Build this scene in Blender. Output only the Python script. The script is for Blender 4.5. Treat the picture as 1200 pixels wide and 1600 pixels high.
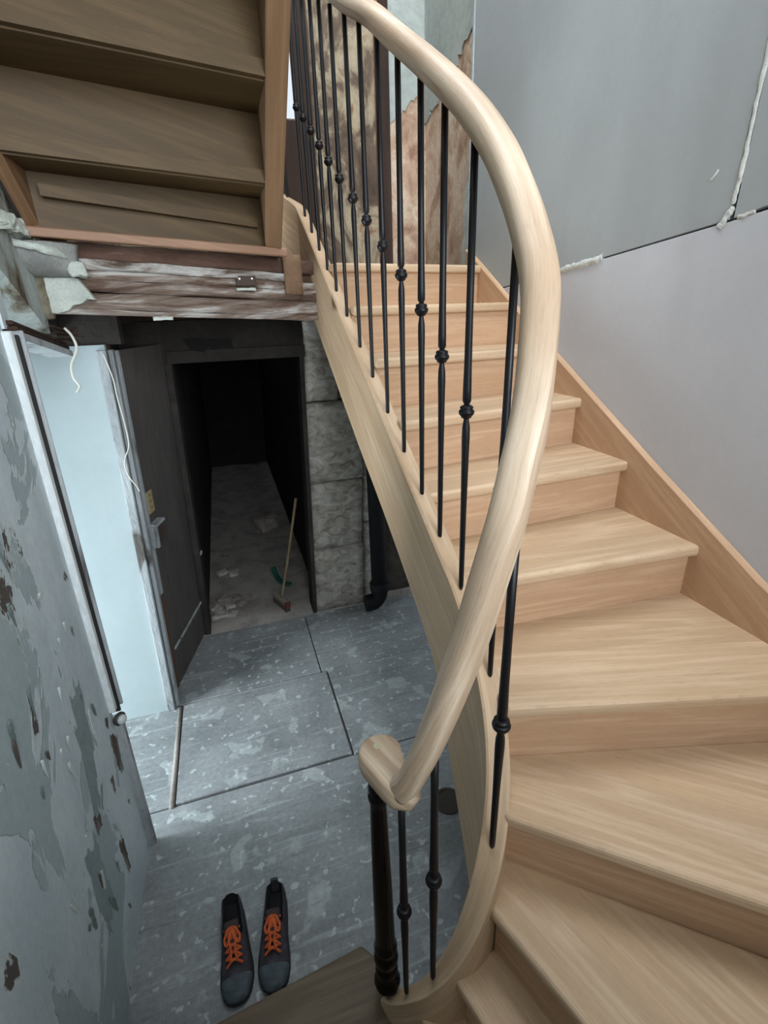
import bpy, math, random
from mathutils import Vector, Matrix, noise
random.seed(7)
for o in list(bpy.data.objects): bpy.data.objects.remove(o)
SC = bpy.context.scene
COL = SC.collection
def srgb(r, g, b):
    f = lambda c: c/12.92 if c <= .04045 else ((c+.055)/1.055)**2.4
    return (f(r/255), f(g/255), f(b/255), 1)

# ------------------------------------------------------------------ camera
FPX, CXP, CYP = 760., 600., 800.
d = Vector((65, 1863, FPX)).normalized()                 # down, camera axes x right, y down, z forward
fw = Vector((-265, -(-265*65+FPX*FPX)/1863, FPX)).normalized()
rt = d.cross(fw)
up = -d
W = Matrix((rt, fw, up))                                  # camera axes -> world
cam = bpy.data.cameras.new('camera'); co = bpy.data.objects.new('camera', cam); COL.objects.link(co)
cx, cy, cz = W @ Vector((1, 0, 0)), W @ Vector((0, -1, 0)), W @ Vector((0, 0, -1))
mw = Matrix((cx, cy, cz)).transposed().to_4x4(); mw.translation = (0, 0, 1.95)
co.matrix_world = mw
cam.sensor_fit = 'VERTICAL'; cam.sensor_height = 24; cam.lens = 24*FPX/1600
cam.clip_start = .02
SC.camera = co

# ------------------------------------------------------------------ world, added daylight fill lamps, exposure
wd = bpy.data.worlds.new('sky'); SC.world = wd; wd.use_nodes = True
wd.node_tree.nodes['Background'].inputs[0].default_value = srgb(226, 238, 248)
wd.node_tree.nodes['Background'].inputs[1].default_value = .42
def area(name, loc, target, sx, sy, power, col):
    l = bpy.data.lights.new(name, 'AREA'); l.shape = 'RECTANGLE'; l.size = sx; l.size_y = sy
    l.energy = power; l.color = col[:3]
    o = bpy.data.objects.new(name, l); COL.objects.link(o); o.location = loc
    o.rotation_euler = (Vector(target)-Vector(loc)).to_track_quat('-Z', 'Y').to_euler()
    return o
area('fill_overhead', (.60, 1.75, 5.36), (.60, 1.75, 0), 1.2, 1.8, 40, srgb(238, 246, 255))  # added overhead fill; no roof opening is in view
area('fill_front_low', (.75, -2.4, 2.62), (.30, 0.6, 2.3), 2.2, 1.9, 74, srgb(240, 247, 255))  # added front fill from behind the viewpoint, for rail, risers and beam
area('fill_front_high', (.42, -.68, 4.46), (.30, 1.9, 1.0), 1.6, 1.3, 24, srgb(236, 246, 255))  # added unseen fill above the shading slab, reaching treads and floor
area('fill_side_room', (-2.05, 1.74, .70), (-.1, 2.1, .35), .7, 1.0, 29, srgb(228, 239, 246))  # added cool fill through the left doorway, for stringer and hatch slab
SC.view_settings.view_transform = 'Standard'; SC.view_settings.look = 'None'
SC.view_settings.gamma = 1; SC.view_settings.use_curve_mapping = False
SC.view_settings.exposure = 1.32

# ------------------------------------------------------------------ materials
def mat(name): 
    m = bpy.data.materials.new(name); m.use_nodes = True
    return m, m.node_tree.nodes, m.node_tree.links, m.node_tree.nodes['Principled BSDF']
def nd(N, t, **k):
    n = N.new(t)
    for a, v in k.items():
        if a in n.inputs: n.inputs[a].default_value = v
        else: setattr(n, a, v)
    return n
def ramp(N, stops, interp='LINEAR'):
    r = N.new('ShaderNodeValToRGB'); cr = r.color_ramp; cr.interpolation = interp
    while len(cr.elements) < len(stops): cr.elements.new(.5)
    for e, (p, c) in zip(cr.elements, stops): e.position = p; e.color = c if len(c) == 4 else (*c, 1)
    return r
def g(v): return (v, v, v, 1)
def mixc(N, L, fac, a, b, mode='MIX'):
    m = N.new('ShaderNodeMix'); m.data_type = 'RGBA'; m.blend_type = mode
    for sock, v in ((m.inputs[0], fac), (m.inputs[6], a), (m.inputs[7], b)):
        if hasattr(v, 'links'): L.new(v, sock)
        else: sock.default_value = v
    return m.outputs[2]
def plain(name, col, rough=.6, metal=0, spec=.5):
    m, N, L, P = mat(name)
    P.inputs['Base Color'].default_value = col; P.inputs['Roughness'].default_value = rough; P.inputs['Metallic'].default_value = metal
    P.inputs['Specular IOR Level'].default_value = spec
    return m
def mottled(name, stops, scale=6, detail=8, rough=.85, bump=.3, stretch=(1, 1, 1), dist=.6, fine=.8, bscale=None):
    m, N, L, P = mat(name)
    tc = N.new('ShaderNodeTexCoord'); mp = N.new('ShaderNodeMapping'); mp.inputs['Scale'].default_value = stretch
    L.new(tc.outputs['Object'], mp.inputs[0])
    n1 = nd(N, 'ShaderNodeTexNoise', Scale=scale, Detail=detail, Roughness=.62, Distortion=dist); L.new(mp.outputs[0], n1.inputs[0])
    r = ramp(N, stops); L.new(n1.outputs[0], r.inputs[0])
    n2 = nd(N, 'ShaderNodeTexNoise', Scale=bscale or scale*9, Detail=6, Roughness=.7); L.new(mp.outputs[0], n2.inputs[0])
    r2 = ramp(N, [(.3, g(.78)), (.7, g(1.12))]); L.new(n2.outputs[0], r2.inputs[0])
    c = mixc(N, L, fine, r.outputs[0], r2.outputs[0], 'MULTIPLY')
    L.new(c, P.inputs['Base Color']); P.inputs['Roughness'].default_value = rough
    P.inputs['Specular IOR Level'].default_value = .25
    if bump:
        ad = nd(N, 'ShaderNodeMath', operation='ADD'); L.new(n1.outputs[0], ad.inputs[0]); L.new(n2.outputs[0], ad.inputs[1])
        b = nd(N, 'ShaderNodeBump', Strength=bump, Distance=.02); L.new(ad.outputs[0], b.inputs['Height']); L.new(b.outputs[0], P.inputs['Normal'])
    return m
def wood(name, dark, mid, light, rough=.55, contrast=1.0, stave=.085):
    m, N, L, P = mat(name)
    uv = N.new('ShaderNodeUVMap'); oi = N.new('ShaderNodeObjectInfo')
    sc = nd(N, 'ShaderNodeVectorMath', operation='SCALE'); sc.inputs[0].default_value = (13, 7, 0); L.new(oi.outputs['Random'], sc.inputs['Scale'])
    ad = nd(N, 'ShaderNodeVectorMath', operation='ADD'); L.new(uv.outputs[0], ad.inputs[0]); L.new(sc.outputs[0], ad.inputs[1])
    sx = N.new('ShaderNodeSeparateXYZ'); L.new(ad.outputs[0], sx.inputs[0])
    dv = nd(N, 'ShaderNodeMath', operation='DIVIDE'); dv.inputs[1].default_value = stave; L.new(sx.outputs[1], dv.inputs[0])
    fl_ = nd(N, 'ShaderNodeMath', operation='FLOOR'); L.new(dv.outputs[0], fl_.inputs[0])
    wn = nd(N, 'ShaderNodeTexWhiteNoise', noise_dimensions='1D'); L.new(fl_.outputs[0], wn.inputs['W'])
    sc2 = nd(N, 'ShaderNodeVectorMath', operation='SCALE'); sc2.inputs[0].default_value = (9, 3, 0); L.new(wn.outputs[0], sc2.inputs['Scale'])
    ad2 = nd(N, 'ShaderNodeVectorMath', operation='ADD'); L.new(ad.outputs[0], ad2.inputs[0]); L.new(sc2.outputs[0], ad2.inputs[1])
    def mp(s):
        q = N.new('ShaderNodeMapping'); q.inputs['Scale'].default_value = s; L.new(ad2.outputs[0], q.inputs[0]); return q.outputs[0]
    big = nd(N, 'ShaderNodeTexNoise', Scale=1, Detail=2, Roughness=.5, Distortion=.4); L.new(mp((.8, 9, 1)), big.inputs[0])
    mul = nd(N, 'ShaderNodeMath', operation='MULTIPLY'); mul.inputs[1].default_value = 11; L.new(big.outputs[0], mul.inputs[0])
    sn = nd(N, 'ShaderNodeMath', operation='PINGPONG'); sn.inputs[1].default_value = 1; L.new(mul.outputs[0], sn.inputs[0])
    grain = nd(N, 'ShaderNodeTexNoise', Scale=1, Detail=6, Roughness=.6, Distortion=.3); L.new(mp((2.2, 85, 1)), grain.inputs[0])
    pore = nd(N, 'ShaderNodeTexNoise', Scale=1, Detail=3, Roughness=.6); L.new(mp((26, 420, 1)), pore.inputs[0])
    tone = nd(N, 'ShaderNodeTexNoise', Scale=1, Detail=2); L.new(mp((.8, 3.5, 1)), tone.inputs[0])
    a = nd(N, 'ShaderNodeMath', operation='MULTIPLY'); a.inputs[1].default_value = .16*contrast; L.new(sn.outputs[0], a.inputs[0])
    b = nd(N, 'ShaderNodeMath', operation='MULTIPLY_ADD'); b.inputs[1].default_value = .42; L.new(grain.outputs[0], b.inputs[0]); L.new(a.outputs[0], b.inputs[2])
    r = ramp(N, [(.26, dark), (.47, mid), (.68, light)]); L.new(b.outputs[0], r.inputs[0])
    rp = ramp(N, [(.36, g(.8)), (.47, g(1))]); L.new(pore.outputs[0], rp.inputs[0])
    c = mixc(N, L, .6, r.outputs[0], rp.outputs[0], 'MULTIPLY')
    rt_ = ramp(N, [(.3, g(.9)), (.7, g(1.06))]); L.new(tone.outputs[0], rt_.inputs[0])
    c = mixc(N, L, .9, c, rt_.outputs[0], 'MULTIPLY')
    rs = ramp(N, [(0, (.95, .94, .92, 1)), (1, (1.03, 1.03, 1.04, 1))]); L.new(wn.outputs[0], rs.inputs[0])
    c = mixc(N, L, 1, c, rs.outputs[0], 'MULTIPLY')
    L.new(c, P.inputs['Base Color']); P.inputs['Roughness'].default_value = rough; P.inputs['Specular IOR Level'].default_value = .3
    bp = nd(N, 'ShaderNodeBump', Strength=.12, Distance=.003); L.new(pore.outputs[0], bp.inputs['Height']); L.new(bp.outputs[0], P.inputs['Normal'])
    return m
OAK = wood('oak', srgb(190, 161, 129), srgb(211, 185, 155), srgb(222, 199, 172))
OAKR = wood('oak_riser', srgb(188, 153, 121), srgb(208, 175, 143), srgb(218, 189, 160), stave=.3)
RAIL = wood('oak_rail', srgb(172, 149, 124), srgb(203, 184, 160), srgb(216, 200, 180), .5, 1.5, .11)
OLDW = mottled('old_dark_wood', [(.3, srgb(38, 28, 23)), (.6, srgb(66, 50, 42)), (.8, srgb(90, 72, 62))], 4, stretch=(1, 1, .15))
IRON = plain('black_iron', srgb(20, 20, 22), .42, .35)
GLOSS = plain('black_lacquer', srgb(7, 7, 8), .2, 0, .28)

# ------------------------------------------------------------------ mesh helpers
def mesh(name, verts, faces, m, parent=None, uv=None, smooth=False, mats=None, fm=None):
    me = bpy.data.meshes.new(name); me.from_pydata([tuple(v) for v in verts], [], faces); me.update()
    ob = bpy.data.objects.new(name, me); COL.objects.link(ob)
    for q in (mats or [m]): me.materials.append(q)
    if fm:
        for p, i in zip(me.polygons, fm): p.material_index = i
    if smooth:
        for p in me.polygons: p.use_smooth = True
    if uv is not None:
        L = me.uv_layers.new(name='UVMap')
        for p in me.polygons:
            for li in p.loop_indices:
                L.data[li].uv = uv(me.vertices[me.loops[li].vertex_index].co, p)
    if parent: ob.parent = parent
    return ob
BOXF = [(0, 3, 2, 1), (4, 5, 6, 7), (0, 1, 5, 4), (1, 2, 6, 5), (2, 3, 7, 6), (3, 0, 4, 7)]
def boxv(x0, x1, y0, y1, z0, z1):
    return [(x0, y0, z0), (x1, y0, z0), (x1, y1, z0), (x0, y1, z0), (x0, y0, z1), (x1, y0, z1), (x1, y1, z1), (x0, y1, z1)]
def uvx(c, p): return (c[0], c[1]+c[2]*1.0)
def uvy(c, p): return (c[1], c[0]+c[2])
def uvz(c, p): return (c[2], c[0]+c[1])
def bevel(o, w, s=2):
    b = o.modifiers.new('bevel', 'BEVEL'); b.width = w; b.segments = s; b.limit_method = 'ANGLE'; return o
def box(name, dims, m, parent=None, uv=uvx, bev=0, shear=0.0):
    v = [(x+shear*z, y, z) for x, y, z in boxv(*dims)]
    o = mesh(name, v, BOXF, m, parent, uv)
    if bev: bevel(o, bev)
    return o
def merge(parts):
    V, Fc = [], []
    for v, f in parts:
        n = len(V); V += list(v); Fc += [tuple(i+n for i in q) for q in f]
    return V, Fc
def prism(pts, z0, z1):
    n = len(pts)
    v = [(x, y, z0) for x, y in pts]+[(x, y, z1) for x, y in pts]
    f = [tuple(range(n-1, -1, -1)), tuple(range(n, 2*n))]+[(i, (i+1) % n, n+(i+1) % n, n+i) for i in range(n)]
    return v, f
def lathe(prof, seg=14):
    V, Fc = [], []
    for r, z in prof:
        for i in range(seg):
            a = 2*math.pi*i/seg; V.append((r*math.cos(a), r*math.sin(a), z))
    n = len(prof)
    for j in range(n-1):
        for i in range(seg):
            Fc.append((j*seg+i, j*seg+(i+1) % seg, (j+1)*seg+(i+1) % seg, (j+1)*seg+i))
    Fc.append(tuple(range(seg-1, -1, -1))); Fc.append(tuple((n-1)*seg+i for i in range(seg)))
    return V, Fc
def catmull(P, n):
    P = [Vector(p) for p in P]; out = []
    for i in range(len(P)-1):
        p0 = P[i-1] if i else P[0]*2-P[1]; p1, p2 = P[i], P[i+1]; p3 = P[i+2] if i+2 < len(P) else P[-1]*2-P[-2]
        for k in range(n):
            t = k/n
            out.append(.5*((2*p1)+(p2-p0)*t+(2*p0-5*p1+4*p2-p3)*t*t+(3*p1-p0-3*p2+p3)*t**3))
    out.append(P[-1]); return out
def sweep(name, pts, prof, m, parent=None, smooth=True, upv=Vector((0, 0, 1)), scale=None):
    """prof: closed list of (side, up); UV u along the length"""
    V, Fc, U = [], [], []
    n = len(prof); s = 0; per = [0]
    for a, b in zip(prof, prof[1:]+prof[:1]): per.append(per[-1]+math.hypot(b[0]-a[0], b[1]-a[1]))
    side_prev = None
    for i, p in enumerate(pts):
        t = (pts[min(i+1, len(pts)-1)]-pts[max(i-1, 0)]).normalized()
        sd = t.cross(upv)
        if sd.length < .05 and side_prev is not None: sd = side_prev
        sd.normalize()
        if side_prev is not None and sd.dot(side_prev) < 0: sd = -sd
        side_prev = sd
        u_ = sd.cross(t).normalized()
        if i: s += (pts[i]-pts[i-1]).length
        k = scale(i/(len(pts)-1)) if scale else 1
        for j, (a, b) in enumerate(prof):
            V.append(p+sd*a*k+u_*b*k); U.append((s, per[j]))
    for i in range(len(pts)-1):
        for j in range(n):
            Fc.append((i*n+j, i*n+(j+1) % n, (i+1)*n+(j+1) % n, (i+1)*n+j))
    Fc.append(tuple(range(n-1, -1, -1))); Fc.append(tuple((len(pts)-1)*n+j for j in range(n)))
    o = mesh(name, V, Fc, m, parent, None, smooth)
    L = o.data.uv_layers.new(name='UVMap')
    for p in o.data.polygons:
        vs = [o.data.loops[l].vertex_index for l in p.loop_indices]
        wrap = (max(v % n for v in vs) == n-1 and min(v % n for v in vs) == 0 and len(vs) == 4)
        for l in p.loop_indices:
            v = o.data.loops[l].vertex_index; uu = U[v]
            L.data[l].uv = (uu[0], per[n] if (wrap and v % n == 0) else uu[1])
    return o
def circ(r, n=8): return [(r*math.cos(2*math.pi*i/n), r*math.sin(2*math.pi*i/n)) for i in range(n)]
def tube(name, P, r, m, parent=None, n=6, sub=6): return sweep(name, catmull(P, sub), circ(r, n), m, parent)
def empty(name, loc=(0, 0, 0)):
    o = bpy.data.objects.new(name, None); COL.objects.link(o); o.location = loc; o.empty_display_size = .1; return o
def tag(o, label, cat=None, group=None, kind=None):
    o['label'] = label
    if cat: o['category'] = cat
    if group: o['group'] = group
    if kind: o['kind'] = kind
    return o
def rough_box(name, dims, m, parent=None, cuts=(6, 6, 6), amp=.01, fs=9, shear=0., uv=None, seed=0., sm=True):
    x0, x1, y0, y1, z0, z1 = dims
    nx, ny, nz = cuts; idx = {}; V = []; Fc = []
    def vid(i, j, k):
        if (i, j, k) not in idx:
            p = Vector((x0+(x1-x0)*i/nx, y0+(y1-y0)*j/ny, z0+(z1-z0)*k/nz))
            q = p*fs+Vector((seed, seed*.7, seed*1.3)); dv = noise.noise_vector(q)*amp+noise.noise_vector(q*3.1)*amp*.4
            edge = sum((i in (0, nx), j in (0, ny), k in (0, nz)))
            c = Vector(((x0+x1)/2, (y0+y1)/2, (z0+z1)/2))
            if edge >= 2: dv += (c-p).normalized()*amp*.6
            p += dv; idx[(i, j, k)] = len(V); V.append((p.x+shear*p.z, p.y, p.z))
        return idx[(i, j, k)]
    for i in range(nx):
        for j in range(ny):
            Fc.append((vid(i, j, 0), vid(i, j+1, 0), vid(i+1, j+1, 0), vid(i+1, j, 0))); Fc.append((vid(i, j, nz), vid(i+1, j, nz), vid(i+1, j+1, nz), vid(i, j+1, nz)))
    for i in range(nx):
        for k in range(nz):
            Fc.append((vid(i, 0, k), vid(i+1, 0, k), vid(i+1, 0, k+1), vid(i, 0, k+1))); Fc.append((vid(i, ny, k), vid(i, ny, k+1), vid(i+1, ny, k+1), vid(i+1, ny, k)))
    for j in range(ny):
        for k in range(nz):
            Fc.append((vid(0, j, k), vid(0, j, k+1), vid(0, j+1, k+1), vid(0, j+1, k))); Fc.append((vid(nx, j, k), vid(nx, j+1, k), vid(nx, j+1, k+1), vid(nx, j, k+1)))
    return mesh(name, V, Fc, m, parent, uv, sm)

# ------------------------------------------------------------------ more materials: the old house
def floor_mat():
    m, N, L, P = mat('worn_painted_concrete')
    tc = N.new('ShaderNodeTexCoord')
    n1 = nd(N, 'ShaderNodeTexNoise', Scale=2.2, Detail=9, Roughness=.62, Distortion=.3); L.new(tc.outputs['Object'], n1.inputs[0])
    r = ramp(N, [(.32, srgb(122, 127, 128)), (.52, srgb(146, 151, 152)), (.7, srgb(166, 171, 172))]); L.new(n1.outputs[0], r.inputs[0])
    n2 = nd(N, 'ShaderNodeTexNoise', Scale=7, Detail=3, Roughness=.45, Distortion=.4); L.new(tc.outputs['Object'], n2.inputs[0])
    r2 = ramp(N, [(.6, g(0)), (.635, g(1))]); L.new(n2.outputs[0], r2.inputs[0])
    hm = nd(N, 'ShaderNodeMath', operation='MULTIPLY'); hm.inputs[1].default_value = .55; L.new(r2.outputs[0], hm.inputs[0])
    c = mixc(N, L, hm.outputs[0], r.outputs[0], srgb(184, 192, 191))
    mp = N.new('ShaderNodeMapping'); mp.inputs['Scale'].default_value = (2.5, 34, 1); mp.inputs['Rotation'].default_value = (0, 0, .12); L.new(tc.outputs['Object'], mp.inputs[0])
    n5 = nd(N, 'ShaderNodeTexNoise', Scale=1, Detail=7, Roughness=.7, Distortion=.5); L.new(mp.outputs[0], n5.inputs[0])
    r5 = ramp(N, [(.56, g(0)), (.64, g(.5))]); L.new(n5.outputs[0], r5.inputs[0])
    c = mixc(N, L, r5.outputs[0], c, srgb(186, 194, 196))
    r6 = ramp(N, [(.34, g(.4)), (.42, g(0))]); L.new(n5.outputs[0], r6.inputs[0])
    c = mixc(N, L, r6.outputs[0], c, srgb(104, 108, 110))
    n4 = nd(N, 'ShaderNodeTexNoise', Scale=26, Detail=2, Roughness=.4); L.new(tc.outputs['Object'], n4.inputs[0])
    r4 = ramp(N, [(.64, g(0)), (.67, g(.75))]); L.new(n4.outputs[0], r4.inputs[0])
    c = mixc(N, L, r4.outputs[0], c, srgb(194, 202, 203))
    n3 = nd(N, 'ShaderNodeTexNoise', Scale=55, Detail=5, Roughness=.75); L.new(tc.outputs['Object'], n3.inputs[0])
    r3 = ramp(N, [(.3, g(.72)), (.7, g(1.18))]); L.new(n3.outputs[0], r3.inputs[0])
    c = mixc(N, L, .8, c, r3.outputs[0], 'MULTIPLY')
    L.new(c, P.inputs['Base Color']); P.inputs['Roughness'].default_value = .7; P.inputs['Specular IOR Level'].default_value = .3
    ad = nd(N, 'ShaderNodeMath', operation='ADD'); L.new(n3.outputs[0], ad.inputs[0]); L.new(r2.outputs[0], ad.inputs[1])
    b = nd(N, 'ShaderNodeBump', Strength=.25, Distance=.004); L.new(ad.outputs[0], b.inputs['Height']); L.new(b.outputs[0], P.inputs['Normal'])
    return m
def peel_mat():
    m, N, L, P = mat('peeling_grey_paint')
    tc = N.new('ShaderNodeTexCoord'); mp = N.new('ShaderNodeMapping'); mp.inputs['Scale'].default_value = (1, 1.3, .7); L.new(tc.outputs['Object'], mp.inputs[0])
    v = mp.outputs[0]
    n0 = nd(N, 'ShaderNodeTexNoise', Scale=3, Detail=7, Roughness=.6); L.new(v, n0.inputs[0])
    r0 = ramp(N, [(.35, srgb(178, 191, 196)), (.65, srgb(200, 211, 214))]); L.new(n0.outputs[0], r0.inputs[0])
    n1 = nd(N, 'ShaderNodeTexNoise', Scale=2.6, Detail=8, Roughness=.58, Distortion=.9); L.new(v, n1.inputs[0])
    r1 = ramp(N, [(.53, g(0)), (.54, g(1))]); L.new(n1.outputs[0], r1.inputs[0])
    c = mixc(N, L, r1.outputs[0], r0.outputs[0], srgb(160, 174, 176))
    n2 = nd(N, 'ShaderNodeTexNoise', Scale=4.4, Detail=9, Roughness=.66, Distortion=.7); L.new(v, n2.inputs[0])
    r2 = ramp(N, [(.62, g(0)), (.635, g(1))]); L.new(n2.outputs[0], r2.inputs[0])
    c = mixc(N, L, r2.outputs[0], c, srgb(84, 76, 70))
    edge = ramp(N, [(.595, g(0)), (.61, g(1)), (.62, g(1)), (.63, g(0))]); L.new(n2.outputs[0], edge.inputs[0])
    c = mixc(N, L, edge.outputs[0], c, srgb(190, 198, 196))
    n3 = nd(N, 'ShaderNodeTexNoise', Scale=50, Detail=5, Roughness=.7); L.new(v, n3.inputs[0])
    r3 = ramp(N, [(.3, g(.85)), (.7, g(1.1))]); L.new(n3.outputs[0], r3.inputs[0])
    c = mixc(N, L, .7, c, r3.outputs[0], 'MULTIPLY')
    L.new(c, P.inputs['Base Color']); P.inputs['Roughness'].default_value = .6; P.inputs['Specular IOR Level'].default_value = .35
    s = nd(N, 'ShaderNodeMath', operation='ADD'); L.new(r1.outputs[0], s.inputs[0]); L.new(r2.outputs[0], s.inputs[1])
    iv = nd(N, 'ShaderNodeMath', operation='MULTIPLY_ADD'); iv.inputs[1].default_value = -1; L.new(s.outputs[0], iv.inputs[0]); L.new(n0.outputs[0], iv.inputs[2])
    b = nd(N, 'ShaderNodeBump', Strength=.6, Distance=.006); L.new(iv.outputs[0], b.inputs['Height']); L.new(b.outputs[0], P.inputs['Normal'])
    return m
FLOORM = floor_mat(); PEEL = peel_mat()
BOARD = mottled('grey_plasterboard', [(.3, srgb(184, 184, 186)), (.7, srgb(191, 191, 193))], 2.5, 4, .8, .02, fine=.15, bscale=60)
PUTTY = mottled('joint_putty', [(.3, srgb(196, 196, 188)), (.7, srgb(222, 222, 214))], 30, 5, .9, .5)
GAP = plain('dark_gap', srgb(34, 32, 31), .9)
WHITEP = mottled('pale_blue_white_paint', [(.3, srgb(166, 179, 181)), (.7, srgb(174, 187, 189))], 3, 5, .55, .02, fine=.15)
TRIMW = mottled('chipped_white_trim', [(.34, srgb(92, 88, 84)), (.44, srgb(158, 164, 166)), (.7, srgb(184, 190, 192))], 9, 8, .6, .4, (1, 1, .3))
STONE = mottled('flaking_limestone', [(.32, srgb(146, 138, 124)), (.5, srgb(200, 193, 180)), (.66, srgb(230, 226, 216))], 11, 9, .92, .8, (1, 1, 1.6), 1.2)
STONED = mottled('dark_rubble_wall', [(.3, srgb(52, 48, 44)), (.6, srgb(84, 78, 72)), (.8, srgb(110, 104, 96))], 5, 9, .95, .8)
GLOOMW = mottled('gloom_plaster', [(.3, srgb(34, 31, 30)), (.7, srgb(52, 48, 46))], 3, 7, .95, .4)  # near-black tone stands in for the gloom inside the corridor
DARKP = mottled('dark_plaster', [(.3, srgb(44, 40, 38)), (.7, srgb(70, 66, 62))], 3, 7, .95, .4)  # one dark plaster tone for the doorway and passage walls
DIRT = mottled('dusty_floor', [(.3, srgb(138, 132, 125)), (.5, srgb(168, 162, 155)), (.75, srgb(188, 182, 176))], 6, 9, .95, .6)
DOORM = mottled('grey_brown_door_paint', [(.3, srgb(70, 66, 64)), (.6, srgb(88, 84, 81)), (.8, srgb(100, 96, 93))], 3, 7, .75, .2, (1, 1, .25))
PLASTB = mottled('brown_wallpaper_remains', [(.34, srgb(146, 112, 92)), (.46, srgb(184, 156, 132)), (.58, srgb(206, 186, 164)), (.72, srgb(186, 142, 120))], 5, 8, .9, .35, (1, 1, .8))
PLASTM = mottled('mottled_torn_plaster', [(.38, srgb(78, 64, 54)), (.5, srgb(104, 88, 74)), (.56, srgb(150, 136, 112)), (.62, srgb(166, 152, 128)), (.7, srgb(132, 96, 70))], 4.2, 9, .9, .4, (1, 1, .6), 1.1)
GREEN = mottled('grey_green_paint', [(.3, srgb(148, 154, 148)), (.7, srgb(170, 175, 168))], 3, 5, .75, .1)
BEAMM = mottled('old_beam_paint_scraps', [(.34, srgb(70, 54, 44)), (.46, srgb(108, 89, 76)), (.55, srgb(146, 132, 121)), (.63, srgb(196, 192, 185))], 5, 10, .9, .6, (.6, 1, 3.5), .8)
UND_SHADE = wood('oak_underside_shaded', srgb(80, 62, 35), srgb(97, 76, 45), srgb(106, 86, 55))  # oak darkened so the flight's underside carries its shade in the colour
CREAM = mottled('pale_green_plaster', [(.3, srgb(176, 184, 174)), (.7, srgb(206, 212, 202))], 14, 8, .9, .4)
UPS_SHADE = wood('oak_stringer_shaded', srgb(122, 94, 68), srgb(142, 112, 84), srgb(152, 122, 94))  # same oak, darkened to put shade on the upper stringers
METAL = plain('dull_steel', srgb(150, 148, 142), .45, .8)
CEILM = plain('ceiling_white', srgb(205, 206, 204), .9)

# ------------------------------------------------------------------ the setting
# floor: base bed + slabs with joints
fl = tag(box('floor', (-1.2, 1.5, -.75, 2.93, -.12, -.012), plain('joint_dirt', srgb(96, 94, 90), .95)), 'worn grey painted ground floor with white spots and a hatch slab', kind='structure')
def slab(x0, x1, y0, y1, j=.006, dz=0, m=FLOORM):
    o = box('floor_slab', (x0+j, x1-j, y0+j, y1-j, -.04, dz), m, fl, None); bevel(o, .003, 1)
slab(-1.2, -.474, 1.70, 2.33, .003); slab(-.474, .335, 1.70, 2.33, .008, .003); slab(.335, 1.5, 1.70, 2.33, .002)
slab(-1.2, .30, 2.33, 2.95, .003); slab(.30, 1.5, 2.33, 2.95, .004)
slab(-1.2, 1.5, -.75, 1.70, .003)
rough_box('strip_filler', (-.494, -.474, 1.69, 2.32, -.02, .006), DIRT, fl, (1, 1, 14), .003, 20)
tag(rough_box('floor_corridor', (-1.0, 1.2, 2.94, 7.2, -.12, .006), DIRT, None, (14, 26, 1), .012, 5), 'dusty pale floor of the dark corridor beyond the doorway', kind='structure')

WL = .02   # the old left wall leans a little
def shear(o, k):
    for v in o.data.vertices: v.co.x += k*v.co.z
    return o
def left_wall():
    V, Fc = [], []
    # front face from the back wall up to the doorway, then above the doorway
    parts = [(boxv(-.84, -.556, -.6, 1.557, -.02, 1.94), BOXF), (boxv(-.84, -.556, -.6, 1.557, 1.94, 2.42), BOXF), (boxv(-.84, -.550, 1.557, 1.60, 1.945, 2.42), BOXF)]
    V, Fc = merge(parts)
    o = mesh('wall_left', V, Fc, PEEL); return shear(o, WL)
wl = tag(left_wall(), 'peeling grey painted left wall beside the shoes', kind='structure')
# wall over the doorway: broken top edge
V, Fc = prism([(0, 0)], 0, 0) if False else ([], [])
prof = [(1.60, 1.945), (1.88, 1.925), (1.893, 2.0), (1.885, 2.1), (1.88, 2.19), (1.85, 2.205), (1.81, 2.235), (1.77, 2.25), (1.72, 2.29), (1.66, 2.32), (1.60, 2.36)]
n = len(prof)
V = [(-.537, y, z) for y, z in prof]+[(-.80, y, z) for y, z in prof]
Fc = [tuple(range(n)), tuple(range(2*n-1, n-1, -1))]+[(i, n+i, n+(i+1) % n, (i+1) % n) for i in range(n)]
o = mesh('overdoor_masonry', V, Fc, mottled('flaking_pale_plaster', [(.34, srgb(74, 62, 52)), (.42, srgb(120, 116, 100)), (.5, srgb(158, 165, 160)), (.7, srgb(176, 184, 180))], 7, 8, .9, .6, (1, 1.4, .6), 1.0), wl); shear(o, WL)
rough_box('broken_plaster_edge', (-.56, -.475, 1.868, 1.90, 1.965, 2.2), mottled('ochre_render', [(.3, srgb(96, 88, 68)), (.6, srgb(148, 142, 120)), (.75, srgb(170, 168, 150))], 16, 8, .95, .7), wl, (3, 2, 14), .007, 14)
rough_box('broken_plaster_rim', (-.56, -.468, 1.62, 1.90, 2.185, 2.23), CREAM, wl, (5, 26, 4), .013, 28, seed=3, sm=False)
for v in wl.children[-1].data.vertices: v.co.z += max(0, (1.88-v.co.y))*.52
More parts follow.
